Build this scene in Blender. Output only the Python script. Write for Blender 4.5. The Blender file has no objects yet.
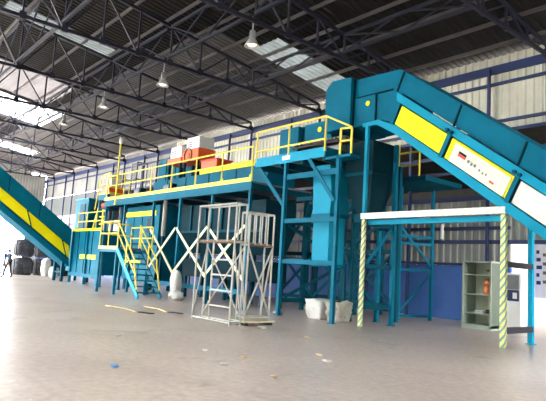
import bpy, bmesh, math, random
from mathutils import Vector, Matrix
random.seed(7)
scn = bpy.context.scene
COL = scn.collection
V = Vector

# ------------------------------------------------------------------ materials
def _nodes(name):
    m = bpy.data.materials.new(name); m.use_nodes = True
    nt = m.node_tree; nt.nodes.clear()
    out = nt.nodes.new('ShaderNodeOutputMaterial')
    return m, nt, out

def lin(c):
    return tuple(((v/255)/12.92 if v/255 <= .04045 else ((v/255+.055)/1.055)**2.4) for v in c) + (1,)

def paint(name, rgb, rough=.45, metal=0., var=.12, scale=3., bump=.0, spec=.5, dirt=None, dirt_amt=.35):
    """painted / plain surface with a soft uneven tone and optional dirt patches"""
    m, nt, out = _nodes(name)
    N, Lk = nt.nodes, nt.links
    b = N.new('ShaderNodeBsdfPrincipled')
    tc = N.new('ShaderNodeTexCoord'); no = N.new('ShaderNodeTexNoise')
    no.inputs['Scale'].default_value = scale; no.inputs['Detail'].default_value = 5
    Lk.new(tc.outputs['Object'], no.inputs['Vector'])
    ramp = N.new('ShaderNodeValToRGB')
    c = lin(rgb)
    ramp.color_ramp.elements[0].position = .3; ramp.color_ramp.elements[1].position = .7
    ramp.color_ramp.elements[0].color = tuple(v*(1-var) for v in c[:3])+(1,)
    ramp.color_ramp.elements[1].color = tuple(min(1, v*(1+var)) for v in c[:3])+(1,)
    Lk.new(no.outputs['Fac'], ramp.inputs['Fac'])
    col = ramp.outputs['Color']
    if dirt:
        n2 = N.new('ShaderNodeTexNoise'); n2.inputs['Scale'].default_value = scale*.6; n2.inputs['Detail'].default_value = 8
        Lk.new(tc.outputs['Object'], n2.inputs['Vector'])
        r2 = N.new('ShaderNodeValToRGB'); r2.color_ramp.elements[0].position = .52; r2.color_ramp.elements[1].position = .72
        r2.color_ramp.elements[1].color = (dirt_amt,)*3+(1,)
        Lk.new(n2.outputs['Fac'], r2.inputs['Fac'])
        mx = N.new('ShaderNodeMix'); mx.data_type = 'RGBA'
        Lk.new(r2.outputs['Color'], mx.inputs[0]); Lk.new(col, mx.inputs[6]); mx.inputs[7].default_value = lin(dirt)
        col = mx.outputs[2]
    Lk.new(col, b.inputs['Base Color'])
    b.inputs['Roughness'].default_value = rough; b.inputs['Metallic'].default_value = metal
    b.inputs['Specular IOR Level'].default_value = spec
    if bump:
        bp = N.new('ShaderNodeBump'); bp.inputs['Strength'].default_value = bump; bp.inputs['Distance'].default_value = .02
        Lk.new(no.outputs['Fac'], bp.inputs['Height']); Lk.new(bp.outputs['Normal'], b.inputs['Normal'])
    Lk.new(b.outputs['BSDF'], out.inputs['Surface'])
    return m

def striped(name, ca, cb, period, share, kx=1., ky=1., kz=1.):
    """spiral hazard tape: slanted bands of two colours"""
    m, nt, out = _nodes(name); N, Lk = nt.nodes, nt.links
    b = N.new('ShaderNodeBsdfPrincipled'); b.inputs['Roughness'].default_value = .45
    tc = N.new('ShaderNodeTexCoord'); sp = N.new('ShaderNodeSeparateXYZ'); Lk.new(tc.outputs['Object'], sp.inputs[0])
    def mth(op, a, v):
        n = N.new('ShaderNodeMath'); n.operation = op
        Lk.new(a, n.inputs[0])
        if isinstance(v, (int, float)): n.inputs[1].default_value = v
        else: Lk.new(v, n.inputs[1])
        return n.outputs[0]
    s = mth('ADD', mth('ADD', mth('MULTIPLY', sp.outputs[0], kx), mth('MULTIPLY', sp.outputs[1], ky)), mth('MULTIPLY', sp.outputs[2], kz))
    fr = mth('FRACT', mth('DIVIDE', s, period), 0)
    g = mth('GREATER_THAN', fr, share)
    mx = N.new('ShaderNodeMix'); mx.data_type = 'RGBA'
    Lk.new(g, mx.inputs[0]); mx.inputs[6].default_value = lin(ca); mx.inputs[7].default_value = lin(cb)
    Lk.new(mx.outputs[2], b.inputs['Base Color']); Lk.new(b.outputs['BSDF'], out.inputs['Surface'])
    return m

def floor_mat():
    m, nt, out = _nodes('worn_concrete'); N, Lk = nt.nodes, nt.links
    b = N.new('ShaderNodeBsdfPrincipled')
    tc = N.new('ShaderNodeTexCoord')
    def noise(s, d=6, dist=0.):
        n = N.new('ShaderNodeTexNoise'); n.inputs['Scale'].default_value = s; n.inputs['Detail'].default_value = d
        n.inputs['Distortion'].default_value = dist
        Lk.new(tc.outputs['Object'], n.inputs['Vector']); return n.outputs['Fac']
    def ramp(f, p0, p1, c0, c1):
        r = N.new('ShaderNodeValToRGB'); e = r.color_ramp.elements
        e[0].position, e[1].position, e[0].color, e[1].color = p0, p1, c0, c1
        Lk.new(f, r.inputs['Fac']); return r.outputs['Color']
    def mix(f, a, c, mode='MIX'):
        x = N.new('ShaderNodeMix'); x.data_type = 'RGBA'; x.blend_type = mode
        if isinstance(f, float): x.inputs[0].default_value = f
        else: Lk.new(f, x.inputs[0])
        Lk.new(a, x.inputs[6])
        if isinstance(c, tuple): x.inputs[7].default_value = c
        else: Lk.new(c, x.inputs[7])
        return x.outputs[2]
    base = ramp(noise(.35, 8, .6), .32, .68, lin((188, 170, 163)), lin((212, 194, 186)))
    fine = ramp(noise(9, 6), .35, .65, (.78, .78, .78, 1), (1, 1, 1, 1))
    col = mix(1.0, base, fine, 'MULTIPLY')
    st = ramp(noise(.8, 9, 1.2), .60, .72, (0, 0, 0, 1), (.55, .55, .55, 1))
    col = mix(st, col, lin((136, 122, 118)))
    sc = ramp(noise(2.6, 10, 2.0), .66, .72, (0, 0, 0, 1), (.45, .45, .45, 1))
    col = mix(sc, col, lin((228, 214, 206)))
    Lk.new(col, b.inputs['Base Color'])
    b.inputs['Roughness'].default_value = .33; b.inputs['Specular IOR Level'].default_value = .6
    bp = N.new('ShaderNodeBump'); bp.inputs['Strength'].default_value = .15; bp.inputs['Distance'].default_value = .01
    Lk.new(noise(14, 6), bp.inputs['Height']); Lk.new(bp.outputs['Normal'], b.inputs['Normal'])
    Lk.new(b.outputs['BSDF'], out.inputs['Surface'])
    return m

def translucent(name, rgb, lo=.15, hi=.6):
    m, nt, out = _nodes(name); N, Lk = nt.nodes, nt.links
    t = N.new('ShaderNodeBsdfTranslucent'); t.inputs['Color'].default_value = lin(rgb)
    d = N.new('ShaderNodeBsdfDiffuse'); d.inputs['Color'].default_value = lin(rgb)
    no = N.new('ShaderNodeTexNoise'); no.inputs['Scale'].default_value = 1.3; no.inputs['Detail'].default_value = 6
    tc = N.new('ShaderNodeTexCoord'); Lk.new(tc.outputs['Object'], no.inputs['Vector'])
    r = N.new('ShaderNodeMapRange'); r.inputs[3].default_value = lo; r.inputs[4].default_value = hi
    Lk.new(no.outputs['Fac'], r.inputs[0])
    mx = N.new('ShaderNodeMixShader'); Lk.new(r.outputs[0], mx.inputs[0])
    Lk.new(t.outputs[0], mx.inputs[1]); Lk.new(d.outputs[0], mx.inputs[2]); Lk.new(mx.outputs[0], out.inputs['Surface'])
    return m

def glow(name, rgb, s):
    m, nt, out = _nodes(name); e = nt.nodes.new('ShaderNodeEmission')
    e.inputs[0].default_value = lin(rgb); e.inputs[1].default_value = s
    nt.links.new(e.outputs[0], out.inputs['Surface']); return m

M = dict(
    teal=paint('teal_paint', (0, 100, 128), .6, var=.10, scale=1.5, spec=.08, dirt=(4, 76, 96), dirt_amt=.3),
    teal_shaded=paint('shaded_teal_paint', (0, 72, 90), .65, var=.15, scale=1.2, spec=.08, dirt=(24, 62, 72), dirt_amt=.4),  # shade on rear and under parts put into a darker teal
    shade=paint('deep_shade_teal', (0, 44, 56), .65, var=.15, spec=.08),  # deeper shade under walkway and conveyor head, put into the colour
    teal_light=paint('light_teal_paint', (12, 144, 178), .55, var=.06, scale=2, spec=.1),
    seam=paint('dark_seam', (6, 44, 56), .7, spec=.05),
    yellow=paint('yellow_rail_paint', (236, 220, 92), .5, var=.08, scale=4, spec=.2),
    panel=paint('yellow_panel', (255, 238, 0), .45, var=.03, spec=.2),
    cream=paint('cream_glare', (252, 250, 226), .35, var=.02),  # washed-out glare on the yellow panel, put into colour
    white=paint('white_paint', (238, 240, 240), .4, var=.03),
    palebrace=paint('pale_brace', (222, 230, 186), .5, var=.06),
    steel=paint('galvanised_steel', (172, 172, 167), .5, metal=.1, var=.12, scale=9),
    rust=paint('rusty_steel', (120, 98, 82), .7, var=.3, scale=8),
    navy=paint('navy_steel', (20, 42, 92), .5, var=.1),
    truss=paint('dark_truss_paint', (20, 24, 44), .55, var=.2, scale=2),
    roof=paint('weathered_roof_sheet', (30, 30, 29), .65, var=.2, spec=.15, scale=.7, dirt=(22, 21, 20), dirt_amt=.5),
    roof_lit=paint('lit_roof_sheet', (92, 92, 90), .5, metal=.2, var=.2, scale=.6, dirt=(70, 68, 66), dirt_amt=.6),  # light on the far lower roof put into a paler sheet colour
    purlin=paint('grey_purlin', (80, 76, 76), .45, var=.2, scale=2),
    walllow=paint('darker_wall_sheet', (150, 152, 148), .6, var=.1, scale=.8, dirt=(96, 92, 84), dirt_amt=.4),  # darker sheet for the lower, upper left and end walls
    wall=paint('grey_wall_sheet', (222, 222, 206), .5, var=.08, scale=.8, dirt=(150, 142, 128), dirt_amt=.35),
    dado=paint('blue_dado_paint', (52, 102, 178), .55, var=.08, scale=1.2),
    loft=paint('dark_lean_to_sheet', (62, 58, 54), .7, var=.2),  # for the lean-to, boxed in to keep light out
    orange=paint('orange_paint', (240, 92, 26), .45, var=.08),
    red=paint('red_paint', (214, 50, 28), .45, var=.06),
    black=paint('black_rubber', (26, 26, 28), .7, var=.2),
    grey=paint('mid_grey_metal', (120, 124, 128), .5, var=.12),
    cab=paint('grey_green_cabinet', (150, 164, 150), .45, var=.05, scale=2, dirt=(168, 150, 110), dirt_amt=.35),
    cabshade=paint('shaded_cabinet_side', (84, 98, 86), .5, var=.08, scale=2),  # shade on the cabinet side, put into a darker green
    cabin=paint('pale_cabinet_inside', (206, 214, 200), .5, var=.05, dirt=(196, 170, 110), dirt_amt=.45),
    copper=paint('orange_brown_jar', (196, 110, 62), .4, var=.15, scale=12),
    bag=paint('white_bulk_bag', (208, 208, 206), .75, var=.06, scale=6, bump=.8),
    bagdark=paint('dark_patched_bag', (170, 166, 158), .8, var=.2, scale=5, bump=.8, dirt=(48, 46, 44), dirt_amt=.9),  # greyer bag colour with random dark patches
    card=paint('old_cardboard', (206, 186, 150), .75, var=.12, scale=6),
    wood=paint('scaffold_board', (184, 174, 152), .7, var=.18, scale=8),
    bluelitter=paint('blue_plastic_scrap', (70, 130, 200), .5),
    cloth=paint('dark_cloth', (40, 44, 56), .85, var=.15, scale=10),
    clothb=paint('blue_cloth', (72, 110, 180), .85, var=.15, scale=10),
    skin=paint('skin', (176, 122, 96), .6, var=.05),
    hair=paint('dark_hair', (26, 20, 18), .7),
    bale=paint('dark_bale', (52, 54, 60), .8, var=.4, scale=7, bump=1., dirt=(104, 110, 120), dirt_amt=.6),
    scrap=paint('pale_scrap', (206, 204, 198), .7, var=.1),
    outwall=paint('white_yard_wall', (240, 240, 238), .7, var=.02),
    lampglass=glow('lamp_glass', (255, 246, 228), 3.2),
    skylight=translucent('translucent_roof_sheet', (224, 230, 232)),
    skydark=translucent('mossy_translucent_sheet', (78, 82, 82), .6, .95),
    skybounce=translucent('bounce_glow_sheet', (92, 88, 88), .45, .9),  # lets light through to imitate plain roof sheets reflecting it
    floor=floor_mat(),
    candy=striped('spiral_hazard_tape', (236, 232, 150), (112, 164, 160), .2, .6, kx=-1.2, ky=-1.2, kz=1.),
    candybeam=striped('pale_spiral_tape', (244, 246, 238), (222, 230, 220), .2, .66, kx=1., ky=-1.2, kz=-1.2),
)

# ------------------------------------------------------------------ mesh helpers
class MB:
    def __init__(s): s.v, s.f = [], []
    def add(s, vs, fs):
        b = len(s.v); s.v += [tuple(p) for p in vs]; s.f += [tuple(b+i for i in q) for q in fs]; return s
    def box(s, x0, x1, y0, y1, z0, z1):
        vs = [(x, y, z) for x in (x0, x1) for y in (y0, y1) for z in (z0, z1)]
        return s.add(vs, [(0,1,3,2),(4,6,7,5),(0,4,5,1),(2,3,7,6),(0,2,6,4),(1,5,7,3)])
    def bar(s, p, q, w, h=None, up=(0,0,1)):
        """rectangular bar from p to q, w wide across, h along up"""
        h = h or w; p, q = V(p), V(q); d = (q-p).normalized(); u = V(up)
        if abs(d.dot(u)) > .98: u = V((0,1,0))
        a = d.cross(u).normalized(); c = a.cross(d).normalized()
        vs = []
        for o in (p, q):
            for i, j in ((-1,-1),(1,-1),(1,1),(-1,1)): vs.append(o + a*(i*w/2) + c*(j*h/2))
        return s.add(vs, [(3,2,1,0),(4,5,6,7),(0,1,5,4),(1,2,6,5),(2,3,7,6),(3,0,4,7)])
    def tube(s, p, q, r, r2=None, n=10):
        r2 = r if r2 is None else r2; p, q = V(p), V(q); d = (q-p).normalized()
        u = V((0,0,1)) if abs(d.z) < .95 else V((1,0,0)); a = d.cross(u).normalized(); c = a.cross(d)
        vs = [o + (a*math.cos(2*math.pi*k/n)+c*math.sin(2*math.pi*k/n))*R for o, R in ((p, r), (q, r2)) for k in range(n)]
        fs = [(k, (k+1) % n, n+(k+1) % n, n+k) for k in range(n)] + [tuple(range(n-1, -1, -1)), tuple(range(n, 2*n))]
        return s.add(vs, fs)
    def path(s, pts, r, n=8):
        for a, b in zip(pts, pts[1:]): s.tube(a, b, r, n=n)
        return s
    def lathe(s, c, prof, n=20):
        c = V(c); vs = [c + V((r*math.cos(2*math.pi*k/n), r*math.sin(2*math.pi*k/n), z)) for r, z in prof for k in range(n)]
        fs = [(i*n+k, i*n+(k+1) % n, (i+1)*n+(k+1) % n, (i+1)*n+k) for i in range(len(prof)-1) for k in range(n)]
        return s.add(vs, fs)
    def prism_xz(s, pts, y0, y1):
        n = len(pts); vs = [(x, y0, z) for x, z in pts] + [(x, y1, z) for x, z in pts]
        fs = [tuple(range(n)), tuple(range(2*n-1, n-1, -1))] + [(i, n+i, n+(i+1) % n, (i+1) % n) for i in range(n)]
        return s.add(vs, fs)
    def prism_yz(s, pts, x0, x1):
        n = len(pts); vs = [(x0, y, z) for y, z in pts] + [(x1, y, z) for y, z in pts]
        fs = [tuple(range(n-1, -1, -1)), tuple(range(n, 2*n))] + [(i, (i+1) % n, n+(i+1) % n, n+i) for i in range(n)]
        return s.add(vs, fs)
    def corr_wall(s, x0, x1, y, z0, z1, pitch=.3, dep=.045, axis='x'):
        """trapezoid sheet standing upright (ribs vertical)"""
        n = max(1, round((x1-x0)/pitch)); p = (x1-x0)/n; row = []
        for k in range(n):
            for t, d in ((0, 0), (.5, 0), (.62, dep), (.88, dep)): row.append((x0+(k+t)*p, y-d))
        row.append((x1, y)); vs, fs = [], []
        for a, b in row:
            for z in (z0, z1): vs.append((a, b, z) if axis == 'x' else (b, a, z))
        for i in range(len(row)-1): fs.append((2*i, 2*i+2, 2*i+3, 2*i+1))
        return s.add(vs, fs)
    def build(s, name, mat, parent=None, bevel=0., smooth=False, solid=0.):
        o0 = V((0,0,0)); r = parent
        while r is not None: o0 += r.location; r = r.parent
        me = bpy.data.meshes.new(name)
        me.from_pydata([tuple(V(p)-o0) for p in s.v], [], s.f); me.update()
        bm = bmesh.new(); bm.from_mesh(me); bmesh.ops.recalc_face_normals(bm, faces=bm.faces[:]); bm.to_mesh(me); bm.free()
        me.materials.append(M[mat] if isinstance(mat, str) else mat)
        if smooth:
            for p in me.polygons: p.use_smooth = True
        o = bpy.data.objects.new(name, me); COL.objects.link(o); o.parent = parent
        if solid:
            md = o.modifiers.new('solid', 'SOLIDIFY'); md.thickness = solid
        if bevel:
            md = o.modifiers.new('bevel', 'BEVEL'); md.width = bevel; md.segments = 2; md.limit_method = 'ANGLE'
        return o

def tag(o, label=None, cat=None, group=None, kind=None):
    if label: o['label'] = label
    if cat: o['category'] = cat
    if group: o['group'] = group
    if kind: o['kind'] = kind
    return o
def thing(name, label, cat, loc, group=None):
    o = bpy.data.objects.new(name, None); COL.objects.link(o); o.location = loc; o.empty_display_size = .2
    return tag(o, label, cat, group)
def struct(name, mb, mat, **k):
    return tag(mb.build(name, mat, **k), kind='structure')
def copy_tree(o, parent=None):
    c = o.copy(); COL.objects.link(c); c.parent = parent
    for ch in list(o.children): copy_tree(ch, c)
    return c
def part(name, mat, parent, fn, **k):
    mb = MB(); fn(mb); return mb.build(name, mat, parent, **k)
def label(o, t): o['label'] = t; return o

# ------------------------------------------------------------------ the hall
EAVE_Y, SLOPE = 19.0, .14
def roof_z(y): return 9.92 + (EAVE_Y-y)*SLOPE if y > 1 else 9.92 + 18*SLOPE - (1-y)*SLOPE
XL, XR = -62.0, 3.0
BAYS = [-8.2 - 5.6*k for k in range(10)]                    # -8.2 ... -58.6
fl = MB(); fl.add([(-110,-60,0),(40,-60,0),(40,60,0),(-110,60,0)], [(0,1,2,3)])
struct('floor', fl, 'floor')

# roof: ribbed sheets falling to the back eave, in runs between the translucent sheets
SKY = [(-18.4,-16.6, 13.6,18.6), (-25.4,-24.3, 5.2,10.0), (-42.4,-37.4, 7.6,12.2), (-53.5,-51.2, 6.0,15.0), (-36.6,-31.6, 5.0,10.8), (-12.0,-11.0, 1.5,8.5), (-3.,-1., 1.2,9.)]
def roof_strip(mb, x0, x1, y0, y1):
    n = max(1, round((x1-x0)/.28)); p = (x1-x0)/n; row = []
    for k in range(n):
        for t, d in ((0, 0), (.6, 0), (.7, .04), (.9, .04)): row.append((x0+(k+t)*p, d))
    row.append((x1, 0)); vs, fs = [], []
    for x, d in row: vs += [(x, y0, roof_z(y0)+d+.16), (x, y1, roof_z(y1)+d+.16)]
    for i in range(len(row)-1): fs.append((2*i, 2*i+2, 2*i+3, 2*i+1))
    mb.add(vs, fs)
rf, rg = MB(), MB()
def sheets(a, b, ya, yb):
    if b <= -18.3 and yb > 11.4:
        if ya < 11.4: roof_strip(rf, a, b, ya, 11.4)
        roof_strip(rg, a, b, max(ya, 11.4), yb)
    else: roof_strip(rf, a, b, ya, yb)
edges = sorted({XL, XR, *[e for s in SKY for e in s[:2]]})
for a, b in zip(edges, edges[1:]):
    s = [q for q in SKY if q[0] <= a+1e-6 and q[1] >= b-1e-6]
    if s:
        sheets(a, b, 1.0, s[0][2]); sheets(a, b, s[0][3], 19.6)
    else: sheets(a, b, 1.0, 19.6)
FILL_SKY = [(-46+7*k, -43+7*k) for k in range(7)]  # unseen front-slope skylights, added to brighten the floor
e2 = sorted({XL, XR, *[e for q in FILL_SKY for e in q]})
for a, b in zip(e2, e2[1:]):
    if (a, b) in FILL_SKY: roof_strip(rf, a, b, -14.0, -12.0); roof_strip(rf, a, b, -1.0, 1.0)
    else: roof_strip(rf, a, b, -14.0, 1.0)
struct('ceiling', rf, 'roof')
struct('ceiling_lower', rg, 'roof_lit')
for i, s in enumerate(SKY):
    k = MB(); roof_strip(k, *s); struct('window_%d' % (i+1), k, ('skydark', 'skydark', 'skylight', 'skylight', 'skybounce', 'skydark', 'skydark')[i])  # one left strip is made up, imitating light bounced off plain sheets

for i, (a, b) in enumerate(FILL_SKY):
    k = MB(); roof_strip(k, a, b, -12.0, -1.0); struct('window_%d' % (i+9), k, 'skylight')  # added skylights out of view, light for the floor

# back wall (ribbed sheet): lower sheet with blue dado, boxed-in dark lean-to gap, pale upper sheet
DX0, DX1 = -9.55, -6.9                                       # doorway in the back wall
wb = MB()
wq = MB(); wq.corr_wall(XL, DX0, 19.12, 2.04, 4.6); wq.corr_wall(DX0, DX1, 19.12, 2.95, 4.6); wq.corr_wall(DX1, XR, 19.12, 0, 4.6)
wq.corr_wall(XL, -34., 19.12, 7.5, 10.0); wb.corr_wall(-34., XR, 19.12, 7.1, 10.0); wq.corr_wall(-46., -34., 19.12, 7.1, 7.5); wb.corr_wall(XL, -46., 19.12, 4.6, 5.5)
struct('wall_back', wb, 'wall')
struct('wall_back_lower', wq, 'walllow')
struct('trim_1', MB().box(XL, DX0, 19.08, 19.2, 0, 2.04), 'dado')
lo = MB()  # lean-to, with floor and back added to keep light out
lo.add([(-46,19.15,4.6),(XR,19.15,4.6),(XR,25,4.6),(-46,25,4.6)], [(0,1,2,3)])
lo.add([(-46,25,4.6),(XR,25,4.6),(XR,25,6.1),(-46,25,6.1)], [(0,1,2,3)])
lo.add([(-46,19.15,7.1),(XR,19.15,7.1),(XR,25,6.1),(-46,25,6.1)], [(0,1,2,3)])
lo.add([(XR,19.15,4.6),(XR,25,4.6),(XR,25,6.1),(XR,19.15,7.1)], [(0,1,2,3)])
lo.add([(-46,19.15,4.6),(-46,25,4.6),(-46,25,6.1),(-46,19.15,7.1)], [(0,1,2,3)])
struct('wall_lean_to_box', lo, 'loft')
pn = MB(); pn.add([(XL,19.2,5.5),(-46,19.2,5.5),(-46,19.2,7.5),(XL,19.2,7.5)], [(0,1,2,3)])
struct('window_8', pn, 'skydark')
n = 2
for z, w, x0, x1 in ((2.95,.14,XL,XR),(3.46,.12,XL,DX0),(2.1,.1,XL,DX0),(4.6,.16,XL,XR),(7.44,.1,-46,XR),(8.89,.1,XL,XR),(9.45,.32,XL,XR),(7.06,.12,-46,XR)):
    struct('trim_%d' % n, MB().box(x0, x1, 18.95, 19.06, z-w/2, z+w/2), 'navy' if w > .05 else 'truss'); n += 1
for y, z in ((20.6,6.72),(22.4,6.42)):
    struct('trim_%d' % n, MB().box(-46, XR, y-.05, y+.05, z-.1, z+.05), 'navy'); n += 1
# end wall with the tall bright doorway
we = MB()
we.corr_wall(-14, 11, XL, 10.0, 12.8, axis='y'); we.corr_wall(11, 17.6, XL, 5.6, 11.4, axis='y'); we.corr_wall(17.6, 19.1, XL, 0, 10.0, axis='y')
struct('wall_left', we, 'walllow')
for i, (a, b, c, d) in enumerate(((10.9,11.1,0,11.),(17.5,17.7,0,5.7),(11.1,17.5,5.6,5.8))):
    struct('trim_%d' % n, MB().box(XL-.06, XL+.1, a, b, c, d), 'navy'); n += 1
wf = MB(); wf.corr_wall(-32.0, XR, -14.0, 0, 10.4)  # unseen front wall, its extent set to shape the light
struct('wall_front_unseen', wf, 'wall')
wr = MB(); wr.corr_wall(-14, 12.5, XR, 0, 12.5, axis='y'); wr.corr_wall(12.5, 19.1, XR, 5.2, 12.5, axis='y')  # unseen end wall, opening cut back to lessen light on the near floor
struct('wall_right_unseen', wr, 'wall')
# wall posts
k = 1
for x in sorted([b for b in BAYS] + [b-2.15 for b in BAYS]):
    if DX0 < x < DX1: 
        mb = MB().box(x-.04, x+.04, 18.86, 18.95, 2.95, 9.5)
    else:
        mb = MB().box(x-.045, x+.045, 18.84, 18.86, 0, 9.5).box(x-.045, x+.045, 18.93, 18.95, 0, 9.5).box(x-.015, x+.015, 18.86, 18.93, 0, 9.5)
    struct('column_%d' % k, mb, 'navy'); k += 1
# purlins
for i in range(13):
    y = 18.3 - i*1.38
    z = roof_z(y)+.07
    struct('trim_%d' % n, MB().box(XL, XR, y-.03, y+.03, z-.08, z+.06), 'purlin'); n += 1
# white yard wall seen through the doorway
yw = MB().box(-16, 10, 30, 30.3, 0, 4.2)
struct('wall_yard', yw, 'outwall')
struct('trim_60', MB().box(-16, 10, 25.05, 29.9, 4.3, 4.4), 'wall')  # unseen cover, added to dim the yard and its floor reflection

# roof trusses
def make_truss(x, lbl):
    t = thing('roof_truss', lbl, 'roof truss', (x, 19, 9.5), 'dark steel roof trusses')
    Y0 = 18.8; st = 1.42; nn = 12
    part('bottom_chord', 'truss', t, lambda m: m.box(x-.05, x+.05, Y0-st*nn, Y0, 9.44, 9.56))
    part('top_chord', 'truss', t, lambda m: m.bar((x, Y0, roof_z(Y0)-.1), (x, Y0-st*nn, roof_z(Y0-st*nn)-.1), .1, .12))
    for i in range(nn+1):
        y = Y0-st*i; part('web_post', 'truss', t, lambda m: m.bar((x, y, 9.5), (x, y, roof_z(y)-.1), .07))
        if i < nn:
            y2 = y-st
            a, b = ((y, 9.5), (y2, roof_z(y2)-.1)) if i % 2 else ((y, roof_z(y)-.1), (y2, 9.5))
            part('web_diagonal', 'truss', t, lambda m: m.bar((x, *a), (x, *b), .06))
    for i in range(nn+1): part('gusset_plate', 'truss', t, lambda m: m.box(x-.06, x+.06, Y0-st*i-.11, Y0-st*i+.11, 9.4, 9.66))
    return t
ordn = ['first','second','third','fourth','fifth','sixth','seventh','eighth','ninth','tenth']
t0 = make_truss(BAYS[0], 'first dark steel roof truss at the top right corner above the long conveyor')
for i, b in enumerate(BAYS[1:], 1):
    c = copy_tree(t0); c.location.x = b
    c['label'] = '%s dark steel roof truss, counted from the right end of the back wall' % ordn[i]
# lengthwise bracing frames between the trusses
def make_bracing(x0, x1, y, lbl):
    t = thing('roof_bracing', lbl, 'roof bracing', (x0, y, 9.5), 'lengthwise bracing between trusses')
    zt = roof_z(y)-.14; xm = (x0+x1)/2; a, b = x0-.14, x1+.14
    part('bottom_tie', 'truss', t, lambda m: m.box(b, a, y-.05, y+.05, 9.64, 9.74))
    part('top_tie', 'truss', t, lambda m: m.box(b, a, y-.05, y+.05, zt-.1, zt))
    for p, q in (((a, 9.7), (xm, zt)), ((xm, zt), (b, 9.7)), ((a, zt-.05), (xm, 9.7)), ((xm, 9.7), (b, zt-.05))):
        part('diagonal', 'truss', t, lambda m: m.bar((p[0], y, p[1]), (q[0], y, q[1]), .055))
    return t
for y, row in ((10.15, 'row above the hanging lamps'), (14.4, 'row nearer the back wall'), (5.9, 'row nearest the hall centre')):
    p0 = make_bracing(BAYS[0], BAYS[1], y, 'cross-braced roof frame in first bay from right, ' + row)
    for i in range(1, 9):
        c = copy_tree(p0); c.location.x = BAYS[i]
        c['label'] = 'cross-braced roof frame in %s bay from right, %s' % (ordn[i], row)

# high-bay lamps under the trusses
def make_lamp(x, y, z, lbl):
    t = thing('pendant_lamp', lbl, 'ceiling lamp', (x, y, z), 'high bay lamps')
    part('hanging_rod', 'steel', t, lambda m: m.tube((x, y, z+.52), (x, y, 9.43), .02))
    part('ballast_housing', 'grey', t, lambda m: m.lathe((x, y, z), [(0,.54),(.08,.54),(.1,.5),(.1,.28),(.08,.26)]), smooth=True)
    part('reflector', 'steel', t, lambda m: m.lathe((x, y, z), [(.07,.28),(.13,.22),(.2,.1),(.25,0),(.24,0),(.19,.1),(.12,.2)]), smooth=True)
    part('bulb', 'lampglass', t, lambda m: m.lathe((x, y, z), [(0,.02),(.12,.04),(.15,.09),(.1,.15),(0,.17)]), smooth=True)
    return t
LX = [(-13.8,10.2,8.62,'largest hanging high-bay lamp, above the tall conveyor head side'),(-19.4,10.05,8.5,'high-bay lamp hanging above the two orange and white blowers'),
      (-25.0,9.95,8.62,'third high-bay lamp from the right, hanging over the yellow lamp post'),(-30.6,10.,8.72,'farthest high-bay lamp at left, small under the dark trusses')]
l0 = None
for x, y, z, lb in LX: make_lamp(x, y, z, lb)

# ------------------------------------------------------------------ railing helper
def railing(parent, pts_xy, z0, hts, post_xs, r=.032, mat='yellow'):
    """straight yellow railing; pts: (x0,y0),(x1,y1)"""
    (xa, ya), (xb, yb) = pts_xy
    for h in hts:
        part('handrail' if h == max(hts) else 'mid_rail', mat, parent, lambda m: m.tube((xa, ya, z0+h), (xb, yb, z0+h), r))
    for t in post_xs:
        x, y = xa+(xb-xa)*t, ya+(yb-ya)*t
        part('rail_post', mat, parent, lambda m: m.tube((x, y, z0), (x, y, z0+max(hts)), r))

# ------------------------------------------------------------------ long walkway
W = thing('elevated_walkway', 'long teal walkway with yellow railings on slim teal columns with pale cross braces', 'walkway', (-22, 12, 0))
WX0, WX1 = -28.55, -15.66
part('deck', 'grey', W, lambda m: m.box(WX0, WX1, 12.06, 15.0, 4.56, 4.62))
part('fascia_beam', 'teal', W, lambda m: m.box(WX0, WX1, 11.98, 12.06, 4.30, 4.60).box(WX0, WX1, 11.94, 12.06, 4.28, 4.33))
part('toe_board', 'yellow', W, lambda m: m.box(WX0, WX1, 11.95, 11.98, 4.60, 4.76))
xs = [-28.5,-26.41,-23.5,-21.58,-19.57,-17.65,-15.72]
railing(W, ((WX0,12.02),(WX1,12.02)), 4.62, (.76, 1.29), [(x-WX0)/(WX1-WX0) for x in xs])
railing(W, ((WX0,12.1),(WX0,13.3)), 4.62, (.76, 1.29), [1.])
for x in (-28.4,-26.1,-23.06,-20.65,-18.2,-15.76):
    part('column', 'teal', W, lambda m: m.box(x-.055, x+.055, 12.0, 12.02, 0, 4.3).box(x-.055, x+.055, 12.09, 12.11, 0, 4.3).box(x-.015, x+.015, 12.02, 12.09, 0, 4.3).box(x-.1, x+.1, 11.95, 12.16, 0, .02))
    part('column', 'teal_shaded', W, lambda m: m.box(x-.07, x+.07, 14.8, 14.94, 0, 4.56))
    part('cross_beam', 'teal_shaded', W, lambda m: m.box(x-.06, x+.06, 12.06, 14.95, 4.34, 4.56))
part('lower_beam', 'teal', W, lambda m: m.box(-23.1, -15.7, 12.02, 12.12, .5, .68))
for x0, x1 in ((-23.0,-20.65),(-20.65,-18.2),(-18.2,-15.76)):
    for a, b in (((x0, 2.98), (x1, 1.05)), ((x1, 2.98), (x0, 1.05))):
        y = 11.93 if a[0] == x0 else 11.88
        label(part('brace', 'palebrace', W, lambda m: m.bar((a[0], y, a[1]), (b[0], y, b[1]), .03, .11)), 'pale cream diagonal brace')

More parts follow.
